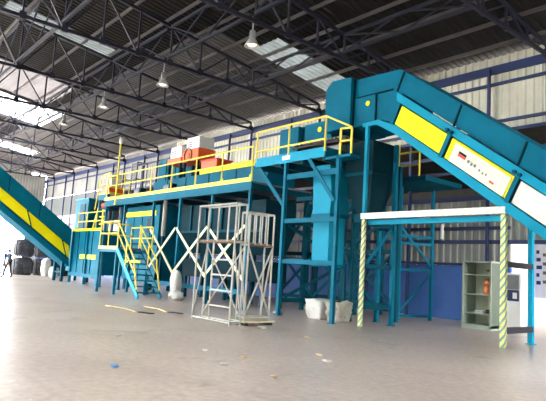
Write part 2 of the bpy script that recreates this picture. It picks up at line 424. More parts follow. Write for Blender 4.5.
# sorting line carried on the walkway
S = thing('sorting_conveyor', 'teal sorting conveyor with yellow top stripe lying along the walkway deck', 'conveyor', (-20, 13.4, 4.62))
part('side_body', 'teal', S, lambda m: m.box(-24.9, -15.9, 12.9, 14.3, 4.63, 5.45))
part('top_stripe', 'panel', S, lambda m: m.box(-20.6, -15.9, 12.84, 12.9, 5.44, 5.64))
part('belt', 'black', S, lambda m: m.box(-24.9, -15.9, 13.05, 14.15, 5.45, 5.5))
for x in (-23.5,-21.8,-19.9,-17.9): part('panel_seam', 'seam', S, lambda m: m.box(x-.02, x+.02, 12.88, 12.9, 4.68, 5.42))
for x in (-18.9,-16.9):
    part('warning_disc', 'panel', S, lambda m: m.tube((x, 12.9, 5.05), (x, 12.87, 5.05), .09, n=14))
U = thing('screen_housing', 'tall teal box housing standing on the walkway left of the blowers', 'machine housing', (-25.6, 14.5, 4.62))
part('body', 'teal', U, lambda m: m.prism_xz([(-27.3,4.64),(-25.0,4.64),(-25.0,5.6),(-23.75,5.6),(-23.75,7.22),(-25.3,7.3),(-27.3,6.98)], 14.35, 14.98))
for x in (-26.4,-25.4,-24.5): part('panel_seam', 'seam', U, lambda m: m.box(x-.025, x+.025, 14.32, 14.35, 5.7, 7.))
part('inspection_door', 'teal_shaded', U, lambda m: m.box(-26.1, -25.5, 14.31, 14.35, 4.9, 5.9))

def blower(x0, x1, z0, zm, z1, y0, y1, lbl, fan):
    t = thing('blower_unit', lbl, 'blower', ((x0+x1)/2, (y0+y1)/2, 5.52), 'orange and white blower units')
    part('orange_base', 'orange', t, lambda m: m.box(x0, x1, y0, y1, z0, zm), bevel=.04)
    c = part('white_cover', 'white', t, lambda m: m.prism_xz([(x0+.2,zm),(x1-.04,zm),(x1-.08,z1),(x0+.24,z1)], y0+.05, y1-.05), bevel=.04)
    part('cover_vent', 'grey', c, lambda m: [m.box(x0+.35, x0+.75, y0+.03, y0+.07, zm+.1+.1*i, zm+.15+.1*i) for i in range(3)])
    for x in (x0+.12, x1-.12):
        for y in (y0+.1, y1-.1):
            part('leg', 'seam', t, lambda m: m.box(x-.05, x+.05, y-.05, y+.05, 5.51, z0))
    if fan:
        xc, zc = (x0+x1)/2-.15, (z0+zm)/2
        g = part('fan_ring', 'rust', t, lambda m: m.lathe((0,0,0), [(.3,0),(.34,0),(.34,.06),(.3,.06),(.3,0)], 24))
        for v in g.data.vertices:
            p = v.co + t.location; v.co = V((xc+p.x, y0-.06+p.z, zc+p.y)) - t.location
        part('fan_hub', 'orange', g, lambda m: m.tube((xc, y0-.05, zc), (xc, y0, zc), .12, n=16))
blower(-24.3, -22.98, 6.3, 6.6, 7.18, 13.2, 14.1, 'smaller orange and white blower, left of the pair above the walkway', False)
blower(-22.75, -21.35, 6.25, 6.85, 7.42, 13.15, 14.1, 'taller orange and white blower with a round fan on its face', True)
O = thing('motor_box', 'low orange box on the conveyor just right of the taller blower', 'motor', (-20.6, 13.6, 5.5))
part('orange_casing', 'orange', O, lambda m: m.box(-21.1, -19.85, 13.2, 14.0, 5.68, 6.12), bevel=.03)
part('lid', 'red', O, lambda m: m.box(-21.15, -19.8, 13.16, 14.04, 6.12, 6.17))
for x in (-20.95,-20.0): part('skid', 'seam', O, lambda m: m.box(x-.06, x+.06, 13.2, 14.0, 5.51, 5.68))
# small motors in the teal gap
for x, lb in ((-25.6,'small grey gear motor on the deck left of a railing post'),(-22.6,'small grey gear motor on the deck below the taller blower')):
    g = thing('gear_motor', lb, 'motor', (x, 12.5, 4.62), 'small gear motors on the walkway')
    part('casing', 'grey', g, lambda m: m.tube((x-.28, 12.5, 4.95), (x+.2, 12.5, 4.95), .16, n=16), smooth=False)
    part('gearbox', 'seam', g, lambda m: m.box(x+.2, x+.42, 12.34, 12.66, 4.78, 5.12), bevel=.02)
    part('foot_plate', 'seam', g, lambda m: m.box(x-.3, x+.42, 12.36, 12.64, 4.63, 4.8))

# yellow lamp post at the left end, wire crate behind it
P = thing('lamp_post', 'tall yellow post with a small white lamp, rising over the left walkway end', 'post', (-27.0, 11.88, 4.3))
part('pole', 'yellow', P, lambda m: m.tube((-27.0, 11.88, 4.3), (-27.0, 11.88, 7.55), .045))
part('bracket', 'yellow', P, lambda m: m.box(-27.06, -26.94, 11.84, 11.932, 4.3, 4.36))
part('lamp_head', 'white', P, lambda m: m.lathe((-27.0, 11.88, 7.5), [(0,.0),(.07,.02),(.1,.12),(.1,.3),(.05,.36),(0,.37)], 14), smooth=True)
K = thing('wire_crate', 'grey wire crate standing on the walkway behind the yellow lamp post', 'crate', (-27.6, 13.5, 4.62))
for x in (-28.4,-27.8):
    for y in (13.3, 13.9): part('corner_post', 'grey', K, lambda m: m.box(x-.03, x+.03, y-.03, y+.03, 4.63, 6.9))
part('base_tray', 'grey', K, lambda m: m.box(-28.43, -27.77, 13.27, 13.93, 5.9, 5.97))
part('top_frame', 'grey', K, lambda m: [m.box(-28.43,-27.77,y-.03,y+.03,6.84,6.9) for y in (13.3,13.9)] + [m.box(x-.03,x+.03,13.27,13.93,6.84,6.9) for x in (-28.4,-27.8)])
part('mesh_side', 'grey', K, lambda m: [m.tube((-28.4+.1*i,13.28,5.97),(-28.4+.1*i,13.28,6.86),.012,n=5) for i in range(1,6)] + [m.tube((-28.4,13.28,6.1+.15*i),(-27.8,13.28,6.1+.15*i),.012,n=5) for i in range(5)])

# machine bodies under the walkway
B1 = thing('separator_drum_housing', 'big teal machine body with a yellow band, behind the yellow stairs', 'machine housing', (-25.3, 13.5, 0))
part('body', 'teal', B1, lambda m: m.box(-27.3, -23.75, 12.75, 14.5, .55, 4.25))
part('yellow_band', 'panel', B1, lambda m: m.box(-27.3, -24.05, 12.7, 12.75, 3.74, 3.98))
for x in (-26.4,-25.5,-24.6): part('panel_seam', 'seam', B1, lambda m: m.box(x-.02, x+.02, 12.73, 12.75, .6, 3.7))
part('dark_window', 'black', B1, lambda m: m.box(-24.9, -24.2, 12.71, 12.75, 2.9, 3.6))
part('mid_shelf', 'seam', B1, lambda m: m.box(-27.3, -23.75, 12.6, 12.75, 2.3, 2.38))
part('lower_band', 'panel', B1, lambda m: m.box(-27.3, -25.3, 12.71, 12.75, 1.35, 1.5))
for x in (-27.1,-23.95):
    for y in (12.9,14.3): part('foot', 'teal_shaded', B1, lambda m: m.box(x-.1, x+.1, y-.1, y+.1, 0, .55))
B2 = thing('conveyor_trough', 'long teal trough machine, darkened for shade, behind the pale cross braces', 'machine housing', (-19.5, 13.7, 0))
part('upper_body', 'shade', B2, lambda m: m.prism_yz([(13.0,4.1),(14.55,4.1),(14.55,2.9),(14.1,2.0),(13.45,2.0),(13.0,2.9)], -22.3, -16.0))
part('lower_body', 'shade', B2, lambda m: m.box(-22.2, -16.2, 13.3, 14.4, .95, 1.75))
for x in (-21.2,-20.0,-18.8,-17.6): part('rib', 'teal_shaded', B2, lambda m: m.box(x-.05, x+.05, 12.92, 13.0, 2.9, 4.1))
part('flange', 'teal_shaded', B2, lambda m: m.box(-22.3, -16.0, 12.88, 13.0, 2.86, 2.96))
for x in (-22.0,-20.1,-18.2,-16.4):
    for y in (13.4,14.3): part('leg', 'teal_shaded', B2, lambda m: m.box(x-.07, x+.07, y-.07, y+.07, 0, 2.05))
T = thing('pipe', 'upright pale grey pipe between walkway and floor, left of a teal column', 'pipe', (-22.95, 12.6, 0))
part('tube', 'steel', T, lambda m: m.tube((-22.9, 12.55, 2.7), (-22.9, 12.55, 4.5), .1, n=14), smooth=False)
part('stand', 'teal_shaded', T, lambda m: m.box(-22.96, -22.84, 12.5, 12.6, 0, 2.7))

# ------------------------------------------------------------------ left end: mid platform, tower, stairs
Q = thing('feed_station', 'low teal machine block with yellow top edge, at foot of the left conveyor', 'machine housing', (-30.8, 12.8, 0))
part('body', 'teal', Q, lambda m: m.box(-32.9, -28.75, 12.1, 14.0, .6, 3.02))
part('top_edge', 'panel', Q, lambda m: m.box(-33.0, -28.75, 12.04, 12.1, 3.0, 3.14))
part('yellow_band', 'panel', Q, lambda m: m.box(-31.6, -29.3, 12.06, 12.1, 1.42, 1.66))
for x in (-32.0,-31.0,-30.0): part('panel_seam', 'seam', Q, lambda m: m.box(x-.02, x+.02, 12.07, 12.1, .62, 2.98))
part('base_beam', 'teal', Q, lambda m: m.box(-33.0, -28.7, 12.0, 12.12, .4, .6))
part('rear_body', 'teal', Q, lambda m: m.box(-35.4, -32.9, 12.7, 14.0, .6, 3.02))
for x in (-35.2,-33.2): part('leg', 'teal_shaded', Q, lambda m: m.box(x-.07, x+.07, 13.2, 13.34, 0, .6))
for x in (-32.85,-30.6,-28.85):
    for y in (12.06,13.9): part('leg', 'teal', Q, lambda m: m.box(x-.07, x+.07, y-.07, y+.07, 0, 3.0 if y < 13 else .6))
railing(Q, ((-32.6,12.16),(-28.8,12.16)), 3.02, (.55, 1.06), [0,.35,.7])
X = thing('machine_box', 'teal box on the left platform behind the yellow rails', 'machine housing', (-34.2, 13.4, 3.03))
part('casing', 'teal', X, lambda m: m.box(-35.2, -33.2, 12.9, 13.95, 3.03, 5.1))
part('lid', 'teal_light', X, lambda m: m.box(-35.25, -33.15, 12.85, 14.0, 5.1, 5.16))
part('door', 'teal_shaded', X, lambda m: m.box(-34.4, -33.6, 12.86, 12.9, 3.3, 4.8))
# blower with beacon tower at the left end of the walkway
Z = thing('blower_tower', 'small white unit with orange base on a yellow framed teal tower', 'blower', (-29.5, 12.5, 3.02))
part('platform', 'yellow', Z, lambda m: m.box(-30.0, -28.68, 12.2, 13.2, 5.02, 5.14))
part('deck_fascia', 'teal', Z, lambda m: m.box(-30.0, -28.68, 12.16, 12.2, 4.72, 5.02))
part('orange_base', 'orange', Z, lambda m: m.box(-29.95, -28.9, 12.3, 13.1, 5.14, 5.5), bevel=.03)
part('white_cover', 'white', Z, lambda m: m.box(-29.55, -28.95, 12.4, 13.0, 5.5, 6.2), bevel=.04)
for i, x in enumerate((-29.55, -29.05)):
    part('red_motor', 'red', Z, lambda m: m.tube((x-.2, 12.4, 4.45), (x+.2, 12.4, 4.45), .14, n=14))
part('motor_shelf', 'teal_shaded', Z, lambda m: m.box(-29.9, -28.75, 12.25, 12.95, 4.2, 4.3))
for x in (-29.92,-28.78):
    for y in (12.26, 13.12): part('tower_leg', 'teal', Z, lambda m: m.box(x-.05, x+.05, y-.05, y+.05, 3.03, 5.02))
part('railing', 'yellow', Z, lambda m: m.path([(-30.4,12.2,4.2),(-29.95,12.2,5.9),(-29.5,12.2,6.15),(-28.7,12.2,6.2)], .03).tube((-29.95,12.2,5.14),(-29.95,12.2,5.9),.03).tube((-28.7,12.2,5.14),(-28.7,12.2,6.2),.03).tube((-29.95,12.2,5.6),(-28.7,12.2,5.6),.025))
part('valve_cluster', 'yellow', Z, lambda m: m.tube((-29.4,12.3,3.05),(-29.4,12.3,4.2),.06).tube((-29.0,12.3,3.4),(-29.8,12.3,3.4),.04).tube((-29.0,12.3,3.8),(-29.8,12.3,3.8),.04))
H = thing('ship_ladder', 'steep yellow ladder leaning from the left walkway end to the low platform', 'ladder', (-31, 12.5, 3.02))
for y in (12.4, 12.95):
    part('stringer', 'yellow', H, lambda m: m.bar((-31.1, y+.05, 3.12), (-30.1, y+.05, 5.1), .05, .1))
for i in range(6):
    t = (i+.7)/6.6; part('rung', 'yellow', H, lambda m: m.tube((-31.15+1.03*t, 12.45, 3.04+2.06*t), (-31.15+1.03*t, 13.0, 3.04+2.06*t), .022))

# landing and stairs
G = thing('staircase', 'teal staircase with yellow handrails and a small landing in front of the machine', 'staircase', (-22, 10.7, 0))
LZ = 2.03
part('landing', 'grey', G, lambda m: m.box(-24.45, -22.45, 10.2, 11.75, LZ-.05, LZ))
part('landing_edge', 'yellow', G, lambda m: m.box(-24.45, -22.45, 10.16, 10.2, LZ-.1, LZ+.04))
part('landing_frame', 'teal', G, lambda m: m.box(-24.45, -22.45, 10.2, 10.28, LZ-.22, LZ-.05).box(-24.45, -24.37, 10.2, 11.75, LZ-.22, LZ-.05).box(-24.45, -22.45, 11.67, 11.75, LZ-.22, LZ-.05))
for x in (-24.4,-22.6):
    for y in (10.24, 11.7): part('landing_leg', 'teal', G, lambda m: m.box(x-.05, x+.05, y-.05, y+.05, 0, LZ-.2))
for y in (10.18, 11.2):
    part('stringer', 'teal_light' if y < 11 else 'teal', G, lambda m: m.bar((-22.5, y, 1.98), (-20.2, y, .04), .05, .22))
for i in range(8):
    t = (i+.6)/8.4; x, z = -22.45+2.25*t, 1.96-1.9*t
    part('tread', 'teal', G, lambda m: m.box(x-.13, x+.13, 10.2, 11.18, z-.03, z+.02))
for y in (10.18, 11.2):
    part('handrail', 'yellow', G, lambda m: m.path([(-22.5,y,3.05),(-20.75,y,1.55),(-20.75,y,1.4),(-20.35,y,.35)], .032))
    part('mid_rail', 'yellow', G, lambda m: m.tube((-22.5,y,2.6), (-20.65,y,1.0), .028))
    part('rail_post', 'yellow', G, lambda m: m.tube((-22.48,y,LZ), (-22.48,y,3.07), .032))
    part('rail_post', 'yellow', G, lambda m: m.tube((-21.55,y,1.2), (-21.55,y,2.24), .028))
railing(G, ((-24.42,10.2),(-22.5,10.2)), LZ, (.6,1.12), [0,.48])
railing(G, ((-24.42,11.72),(-22.3,11.72)), LZ, (.5,1.0), [0,.5,1])
railing(G, ((-24.42,10.25),(-24.42,11.7)), LZ, (.6,1.12), [])

# ------------------------------------------------------------------ high platform
A = thing('high_platform', 'higher teal platform with yellow railing and diagonal struts beside the conveyor head', 'platform', (-13.7, 12, 0))
part('deck', 'grey', A, lambda m: m.box(-15.5, -12.0, 12.04, 15.2, 5.2, 5.26))
part('fascia_beam', 'teal_light', A, lambda m: m.box(-15.5, -12.0, 11.98, 12.04, 5.08, 5.4))
part('fascia_beam', 'teal', A, lambda m: m.box(-12.04, -11.98, 12.04, 15.2, 5.08, 5.4))
part('fascia_beam', 'teal', A, lambda m: m.box(-15.54, -15.5, 11.98, 15.2, 5.08, 5.4))
label(part('label_plate', 'white', A, lambda m: m.box(-14.0, -13.62, 11.96, 11.98, 5.18, 5.32)), 'small blank white plate')
part('under_frame', 'teal_shaded', A, lambda m: [m.box(x-.05, x+.05, 12.04, 15.2, 4.98, 5.2) for x in (-15.3,-14.2,-13.1,-12.1)])
railing(A, ((-15.48,12.0),(-12.02,12.0)), 5.26, (.4, 1.13), [0,.5,1])
part('end_step', 'teal', A, lambda m: m.box(-11.98, -10.95, 12.0, 12.45, 4.98, 5.06))
part('end_guard', 'yellow', A, lambda m: m.path([(-11.42,12.06,5.06),(-11.42,12.06,5.9),(-10.97,12.06,5.86),(-10.97,12.06,5.06)], .035).tube((-11.42,12.06,5.5),(-10.97,12.06,5.48),.03))
part('handrail', 'yellow', A, lambda m: m.tube((-12.02,12.0,6.39),(-10.97,12.06,5.88),.03))
for x in (-13.87,-11.44):
    part('column', 'teal', A, lambda m: m.box(x-.06, x+.06, 12.0, 12.025, 0, 5.08).box(x-.06, x+.06, 12.095, 12.12, 0, 5.08).box(x-.02, x+.02, 12.025, 12.095, 0, 5.08).box(x-.1, x+.1, 11.95, 12.17, 0, .02))
    part('column', 'teal_shaded', A, lambda m: m.box(x-.07, x+.07, 15.0, 15.14, 0, 5.2))
    for z in ((3.1, 1.77, .5) if x < -12 else ()): part('side_beam', 'teal_shaded', A, lambda m: m.box(x-.05, x+.05, 12.12, 15.0, z-.07, z+.07))
part('tie_beam', 'teal', A, lambda m: m.box(-13.87, -11.44, 12.04, 12.12, 4.5, 4.68))
part('tie_beam', 'teal', A, lambda m: m.box(-13.87, -11.44, 12.04, 12.12, 3.04, 3.18))
part('tie_beam', 'teal', A, lambda m: m.box(-13.87, -11.44, 12.04, 12.12, 1.7, 1.85))
part('tie_beam', 'teal_shaded', A, lambda m: m.box(-13.87, -13.08, 12.6, 12.68, 3.86, 3.98))
for z in (.5, 2.3, 3.6): part('rear_beam', 'teal_shaded', A, lambda m: m.box(-13.87, -11.44, 15.02, 15.1, z-.07, z+.07))
part('strut', 'teal', A, lambda m: m.bar((-15.35, 12.06, 5.08), (-13.92, 12.06, 3.65), .06, .13))
part('strut', 'teal', A, lambda m: m.bar((-12.65, 11.95, 5.06), (-11.48, 11.95, 3.66), .05, .12))
for a, b in (((-13.8,.55),(-11.5,2.25)),((-11.5,.55),(-13.8,2.25)),((-13.8,3.65),(-11.5,5.0)),((-13.8,2.35),(-11.5,3.55))):
    part('rear_brace', 'teal_shaded', A, lambda m: m.bar((a[0], 14.97, a[1]), (b[0], 14.97, b[1]), .05, .1))
for a, b in (((-13.87,12.3,.6),(-13.87,14.9,1.7)),((-13.87,12.3,3.),(-13.87,14.9,1.9))):
    part('side_brace', 'teal_shaded', A, lambda m: m.bar(a, b, .05, .1))
# second bay of rear framing behind the walkway end
A2 = thing('rear_frame', 'teal braced steel frame, darkened for shade, behind the scaffold towers, before the blue wall', 'steel frame', (-17.5, 16.5, 0))
for x in (-18.0,-15.9,-13.8):
    for y in (15.7, 17.2): part('column', 'teal_shaded', A2, lambda m: m.box(x-.07, x+.07, y-.07, y+.07, 0, 4.5))
for z in (.45, 2.2, 4.4):
    for y in (15.7, 17.2): part('beam', 'teal_shaded', A2, lambda m: m.box(-18.0, -13.8, y-.05, y+.05, z-.07, z+.07))
for x in (-18.0,-15.9):
    for a, b in (((x,.5),(x+2.1,2.2)),((x+2.1,.5),(x,2.2)),((x,2.25),(x+2.1,4.4))):
        part('brace', 'teal', A2, lambda m: m.bar((a[0], 15.6, a[1]), (b[0], 15.6, b[1]), .05, .1))
# equipment on the high platform
C1 = thing('transfer_conveyor', 'teal transfer conveyor with a row of dark rollers on the high platform', 'conveyor', (-13.6, 13.2, 5.26))
part('side_panel', 'teal', C1, lambda m: m.box(-15.3, -14.3, 12.9, 14.4, 5.28, 6.62))
part('side_panel', 'teal', C1, lambda m: m.box(-13.95, -12.65, 12.9, 14.4, 5.95, 6.6))
part('dark_gap', 'seam', C1, lambda m: m.box(-14.3, -13.95, 13.1, 14.3, 5.28, 6.55))
part('warning_disc', 'panel', C1, lambda m: m.tube((-13.2, 12.9, 6.33), (-13.2, 12.87, 6.33), .09, n=14))
part('roller_frame', 'grey', C1, lambda m: m.box(-14.2, -12.06, 12.75, 14.2, 5.28, 5.64))
for i in range(15):
    x = -14.1+.165*i; part('roller', 'grey', C1, lambda m: m.tube((x, 12.6, 5.8), (x, 14.2, 5.8), .055, n=10).tube((x, 12.5, 5.8), (x, 12.6, 5.8), .04, n=8))
part('dark_backing', 'black', C1, lambda m: m.box(-14.2, -12.05, 14.2, 14.24, 5.64, 6.0))  # dark backing added to close the bright gap behind the rollers
part('roller_side', 'black', C1, lambda m: m.box(-14.2, -11.65, 12.55, 12.59, 5.68, 5.73))
# drop chute
D = thing('drop_chute', 'tall teal square chute dropping from the high platform over the white bags', 'chute', (-12.6, 13.0, 0))
part('upper_chute', 'teal_light', D, lambda m: m.prism_xz([(-13.02,4.95),(-12.24,4.95),(-12.12,3.95),(-12.16,3.3),(-12.93,3.3),(-12.95,3.9)], 12.5, 13.3))
part('lower_chute', 'teal_light', D, lambda m: m.box(-12.9, -12.18, 12.52, 13.25, 1.72, 3.3))
part('collar', 'teal', D, lambda m: m.box(-12.97, -12.1, 12.46, 13.32, 3.24, 3.36))
part('collar', 'teal', D, lambda m: m.box(-12.95, -12.13, 12.48, 13.3, 1.66, 1.76))
for x in (-12.86,-12.22): part('support', 'teal_shaded', D, lambda m: m.box(x-.04, x+.04, 13.34, 13.42, 0, 1.8))
part('support_tie', 'teal_shaded', D, lambda m: m.box(-12.9,-12.18,13.3,13.36,1.68,1.78))
# hopper under the conveyor head
E1 = thing('discharge_hopper', 'teal tapering hopper, darkened for shade, under the conveyor head', 'hopper', (-11.1, 13.4, 3.2))
hp = MB()
def loft(mb, r0, r1):
    (a0,a1,b0,b1,z0),(c0,c1,d0,d1,z1) = r0, r1
    mb.add([(a0,b0,z0),(a1,b0,z0),(a1,b1,z0),(a0,b1,z0),(c0,d0,z1),(c1,d0,z1),(c1,d1,z1),(c0,d1,z1)],
           [(0,1,5,4),(1,2,6,5),(2,3,7,6),(3,0,4,7),(0,3,2,1),(4,5,6,7)])
loft(hp, (-11.5,-11.0,13.0,13.6,3.35), (-11.88,-10.78,12.85,14.1,4.6)); loft(hp, (-11.88,-10.78,12.85,14.1,4.6), (-11.88,-10.78,12.85,14.1,5.62))
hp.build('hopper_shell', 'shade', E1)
part('rim', 'teal_shaded', E1, lambda m: m.box(-11.9,-10.76,12.81,12.85,4.55,4.65))
part('outlet', 'teal_shaded', E1, lambda m: m.box(-11.55,-10.95,12.96,13.64,3.1,3.36))
part('support', 'teal_shaded', E1, lambda m: m.box(-11.96, -11.86, 13.3, 13.4, 0, 5.0))

# ------------------------------------------------------------------ long right conveyor
R = thing('inclined_conveyor', 'large teal conveyor sloping down to the right with yellow side panels, partly whitened as painted glare', 'conveyor', (-9, 13.4, 0))
SL = -.715
def rl(x, off): return 7.45 + SL*(x+9.6) - off          # parallels measured downwards from the top edge
XE = -.9
y0, y1 = 12.62, 14.2
top = [(-9.72,7.56),(XE, rl(XE,-.02)),(XE, rl(XE,.76)),(-9.6, rl(-9.6,.66)),(-10.0,6.98),(-11.44,6.98),(-11.44,7.62)]
part('upper_housing', 'teal', R, lambda m: m.prism_xz(top, y0+.06, y1))
part('head_box', 'teal', R, lambda m: m.prism_xz([(-12.6,6.04),(-11.48,6.06),(-11.48,7.68),(-12.3,7.74),(-12.6,7.5)], y0-.12, y1+.1), bevel=.02)
part('head_body', 'teal', R, lambda m: m.prism_xz([(-11.44,6.98),(-10.0,6.98),(-9.6,rl(-9.6,.66)),(-9.6,rl(-9.6,1.55)),(-10.35,6.12),(-11.44,6.06)], y0+.03, y1))
part('upper_channel', 'teal_light', R, lambda m: m.prism_xz([(-9.75,rl(-9.75,.72)),(XE,rl(XE,.76)),(XE,rl(XE,1.0)),(-9.75,rl(-9.75,.98))], y0-.04, y0+.1))
part('lower_channel', 'teal_light', R, lambda m: m.prism_xz([(-11.0,6.1),(-10.4,6.12),(-9.75,rl(-9.75,1.72)),(XE,rl(XE,1.77)),(XE,rl(XE,2.05)),(-9.75,rl(-9.75,1.98)),(-10.45,5.98),(-11.0,5.98)], y0-.06, y0+.12))
part('bottom_tray', 'teal_shaded', R, lambda m: m.prism_xz([(-9.6,rl(-9.6,1.75)),(XE,rl(XE,1.8)),(XE,rl(XE,2.0)),(-9.6,rl(-9.6,1.92))], y0+.12, y1))
part('belt', 'black', R, lambda m: m.prism_xz([(-9.6,rl(-9.6,1.05)),(XE,rl(XE,1.05)),(XE,rl(XE,1.7)),(-9.6,rl(-9.6,1.7))], y0+.3, y1-.1))
def pan(x0, x1, mat, nm, lb, a=1.03, b=1.7, ya=12.6, yb=12.68):
    q = .36                                              # panel ends stand square to the slope
    o = part(nm, mat, R, lambda m: m.prism_xz([(x0+q*a,rl(x0+q*a,a)),(x1+q*a,rl(x1+q*a,a)),(x1-q*(b-a)+q*a,rl(x1-q*(b-a)+q*a,b)),(x0-q*(b-a)+q*a,rl(x0-q*(b-a)+q*a,b))], ya, yb))
    if lb: o['label'] = lb
    return o
J = [-9.98,-8.33,-6.5,-4.7,-2.9,-1.4]
pan(J[0]+.05, J[1]-.06, 'panel', 'side_panel', 'bright yellow side panel')
pan(J[1]+.06, J[2]-.06, 'panel', 'side_panel', 'yellow side panel behind the painted glare')
sg = pan(J[1]+.15, J[2]-.2, 'cream', 'glare_plate', 'cream white plate painted as glare, with red mark', 1.1, 1.7, 12.57, 12.6)  # cream plate carries painted glare over the yellow panel
for i in (2,3,4): pan(J[i]+.06, J[i+1]-.06, 'white' if i == 2 else 'panel', 'side_panel', 'side panel whitened as painted glare' if i == 2 else None)  # first of these is white as painted glare
for x in J: pan(x-.045, x+.045, 'teal', 'panel_joint', None, .98, 1.78, 12.55, 12.62)
for x in J[1:]:
    part('bolt_plate', 'teal_shaded', R, lambda m: [m.tube((x+.36*.98+d, 12.5, rl(x+.36*.98+d,.9)), (x+.36*.98+d, 12.58, rl(x+.36*.98+d,.9)), .05, n=10) for d in (-.06,.06)])
# marks on the glare plate (too blurred in the photograph to read)
def on(x, off): return (x, 12.555, rl(x, off))
def mark(x, w, off, h, mat):
    return lambda m: m.prism_xz([(x,rl(x,off)),(x+w,rl(x+w,off)),(x+w-h*.36,rl(x+w-h*.36,off+h)),(x-h*.36,rl(x-h*.36,off+h))], 12.555, 12.57)
part('logo_mark', 'seam', sg, mark(-7.67,.2,1.26,.06,0)); part('logo_mark', 'red', sg, mark(-7.69,.2,1.32,.09,0))
part('lettering', 'grey', sg, lambda m: [mark(-7.43+i*.09,.05,1.34+.02*(i % 2),.09,0)(m) for i in range(3)])
part('lettering', 'grey', sg, lambda m: [mark(-7.12+i*.09,.03,1.39+.02*(i % 2),.07,0)(m) for i in range(3)])
part('logo_mark', 'orange', sg, mark(-6.84,.11,1.5,.06,0))
for x in (-9.6,-7.72,-5.98,-4.2,-2.4):
    part('housing_seam', 'seam', R, lambda m: m.prism_xz([(x,rl(x,.0)),(x+.04,rl(x+.04,.0)),(x-.19,rl(x-.19,.72)),(x-.23,rl(x-.23,.72))], y0+.03, y0+.07))
part('inspection_door', 'teal', R, lambda m: m.box(-11.27,-10.58,y0-.01,y0+.03,6.14,6.96))
part('door_seam', 'seam', R, lambda m: m.box(-10.58,-10.54,y0-.02,y0+.03,6.1,6.98).box(-11.3,-9.95,y0-.02,y0+.04,6.96,7.0).box(-11.48,-11.44,y0-.02,y0+.05,6.05,7.64))
part('warning_disc', 'panel', R, lambda m: m.tube((-10.85,y0-.01,6.72),(-10.85,y0-.04,6.72),.08,n=14))
# legs of the conveyor
lg = part('leg', 'teal_light', R, lambda m: m.box(-10.87,-10.77,12.55,12.65,3.3,6.0)); lg['label'] = 'upper teal length of the front leg'
lg = part('leg', 'candy', R, lambda m: m.box(-10.87,-10.77,12.55,12.65,0,3.14)); lg['label'] = 'leg wound with yellow and teal hazard tape'
lg = part('leg', 'candy', R, lambda m: m.box(-6.59,-6.47,12.64,12.76,0,3.14)); lg['label'] = 'leg wound with yellow and teal hazard tape'
lg = part('crossbeam', 'candybeam', R, lambda m: m.box(-10.9,-6.43,12.52,12.64,3.14,3.31)); lg['label'] = 'crossbeam wound with pale tape'
part('crossbeam', 'teal_light', R, lambda m: m.box(-10.74,-6.5,12.7,12.8,2.98,3.12))
for x, y, zt in ((-10.62,13.78,5.6),(-11.65,14.35,5.2),(-6.6,14.25,3.3)):
    part('leg', 'teal_light' if x > -8 else 'teal', R, lambda m: m.box(x-.06,x+.06,y-.06,y+.06,0,zt).box(x-.1,x+.1,y-.1,y+.1,0,.02))
for z in (.38,1.95): part('side_beam', 'truss', R, lambda m: m.box(-6.63,-6.5,12.8,14.17,z-.07,z+.07))
for z in (.55,1.75,3.0):
    part('side_beam', 'teal_shaded', R, lambda m: m.bar((-10.8,12.68,z),(-10.64,13.7,z),.07,.13))
    part('side_beam', 'teal_shaded', R, lambda m: m.bar((-10.7,13.8,z),(-11.57,14.3,z),.07,.13))
part('leg_brace', 'teal', R, lambda m: m.bar((-10.8,12.72,1.0),(-11.5,14.25,.4),.05,.1))
part('leg_brace', 'teal', R, lambda m: m.bar((-10.8,12.72,1.8),(-10.66,13.7,2.9),.05,.1))
# frame with a ladder further back below the conveyor
F = thing('service_frame', 'slim teal frame with diagonals and a high deck behind the taped legs', 'steel frame', (-11.9, 16.7, 0))
pts = [(-12.05,16.0),(-11.6,17.3)]
for (x, y) in pts: part('column', 'teal', F, lambda m: m.box(x-.05,x+.05,y-.05,y+.05,0,4.7))
for z in (2.95,2.7,3.6,.15,1.75): part('tie', 'teal', F, lambda m: m.bar((-12.05,16.0,z),(-11.6,17.3,z),.05,.09))
part('brace', 'teal', F, lambda m: m.bar((-12.05,16.0,3.3),(-11.6,17.3,1.9),.04,.08))
part('brace', 'teal', F, lambda m: m.bar((-12.05,16.0,.25),(-11.6,17.3,1.7),.04,.08))
part('deck', 'teal_shaded', F, lambda m: m.box(-12.4,-10.5,15.2,17.4,4.7,4.86))
for x in (-11.75,-10.9): part('guard_post', 'yellow', F, lambda m: m.tube((x,15.4,4.86),(x,15.4,6.1),.035))
for z in (5.3,5.75): part('guard_rail', 'yellow', F, lambda m: m.tube((-11.75,15.4,z),(-10.9,15.4,z),.035))

# ------------------------------------------------------------------ left conveyor
N1 = thing('feed_conveyor', 'teal conveyor with yellow panels rising to the left edge of the hall', 'conveyor', (-33.8, 8, 0))
xa, xb = -34.5, -33.0
def lz(y, off): return 3.09 + .715*(12.04-y) - off
Ya, Yb = 12.0, 2.5
def slab(m, o0, o1, x0, x1, ya=Ya, yb=Yb): m.prism_yz([(ya,lz(ya,o0)),(yb,lz(yb,o0)),(yb,lz(yb,o1)),(ya,lz(ya,o1))], x0, x1)
part('upper_housing', 'teal', N1, lambda m: slab(m, 0, .95, xa, xb-.04))
part('lower_housing', 'teal_shaded', N1, lambda m: slab(m, .95, 1.95, xa, xb-.08))
part('top_flange', 'teal', N1, lambda m: slab(m, .9, 1.0, xb-.08, xb+.02))
part('bottom_flange', 'teal', N1, lambda m: slab(m, 1.86, 2.22, xa, xb))
for y in (4.6,6.4,8.2,10.0): part('housing_seam', 'seam', N1, lambda m: m.prism_yz([(y,lz(y,0)),(y+.04,lz(y+.04,0)),(y+.04,lz(y+.04,.9)),(y,lz(y,.9))], xb-.04, xb-.01))
ys = [11.95,11.5,9.35,7.2,5.05,3.0]
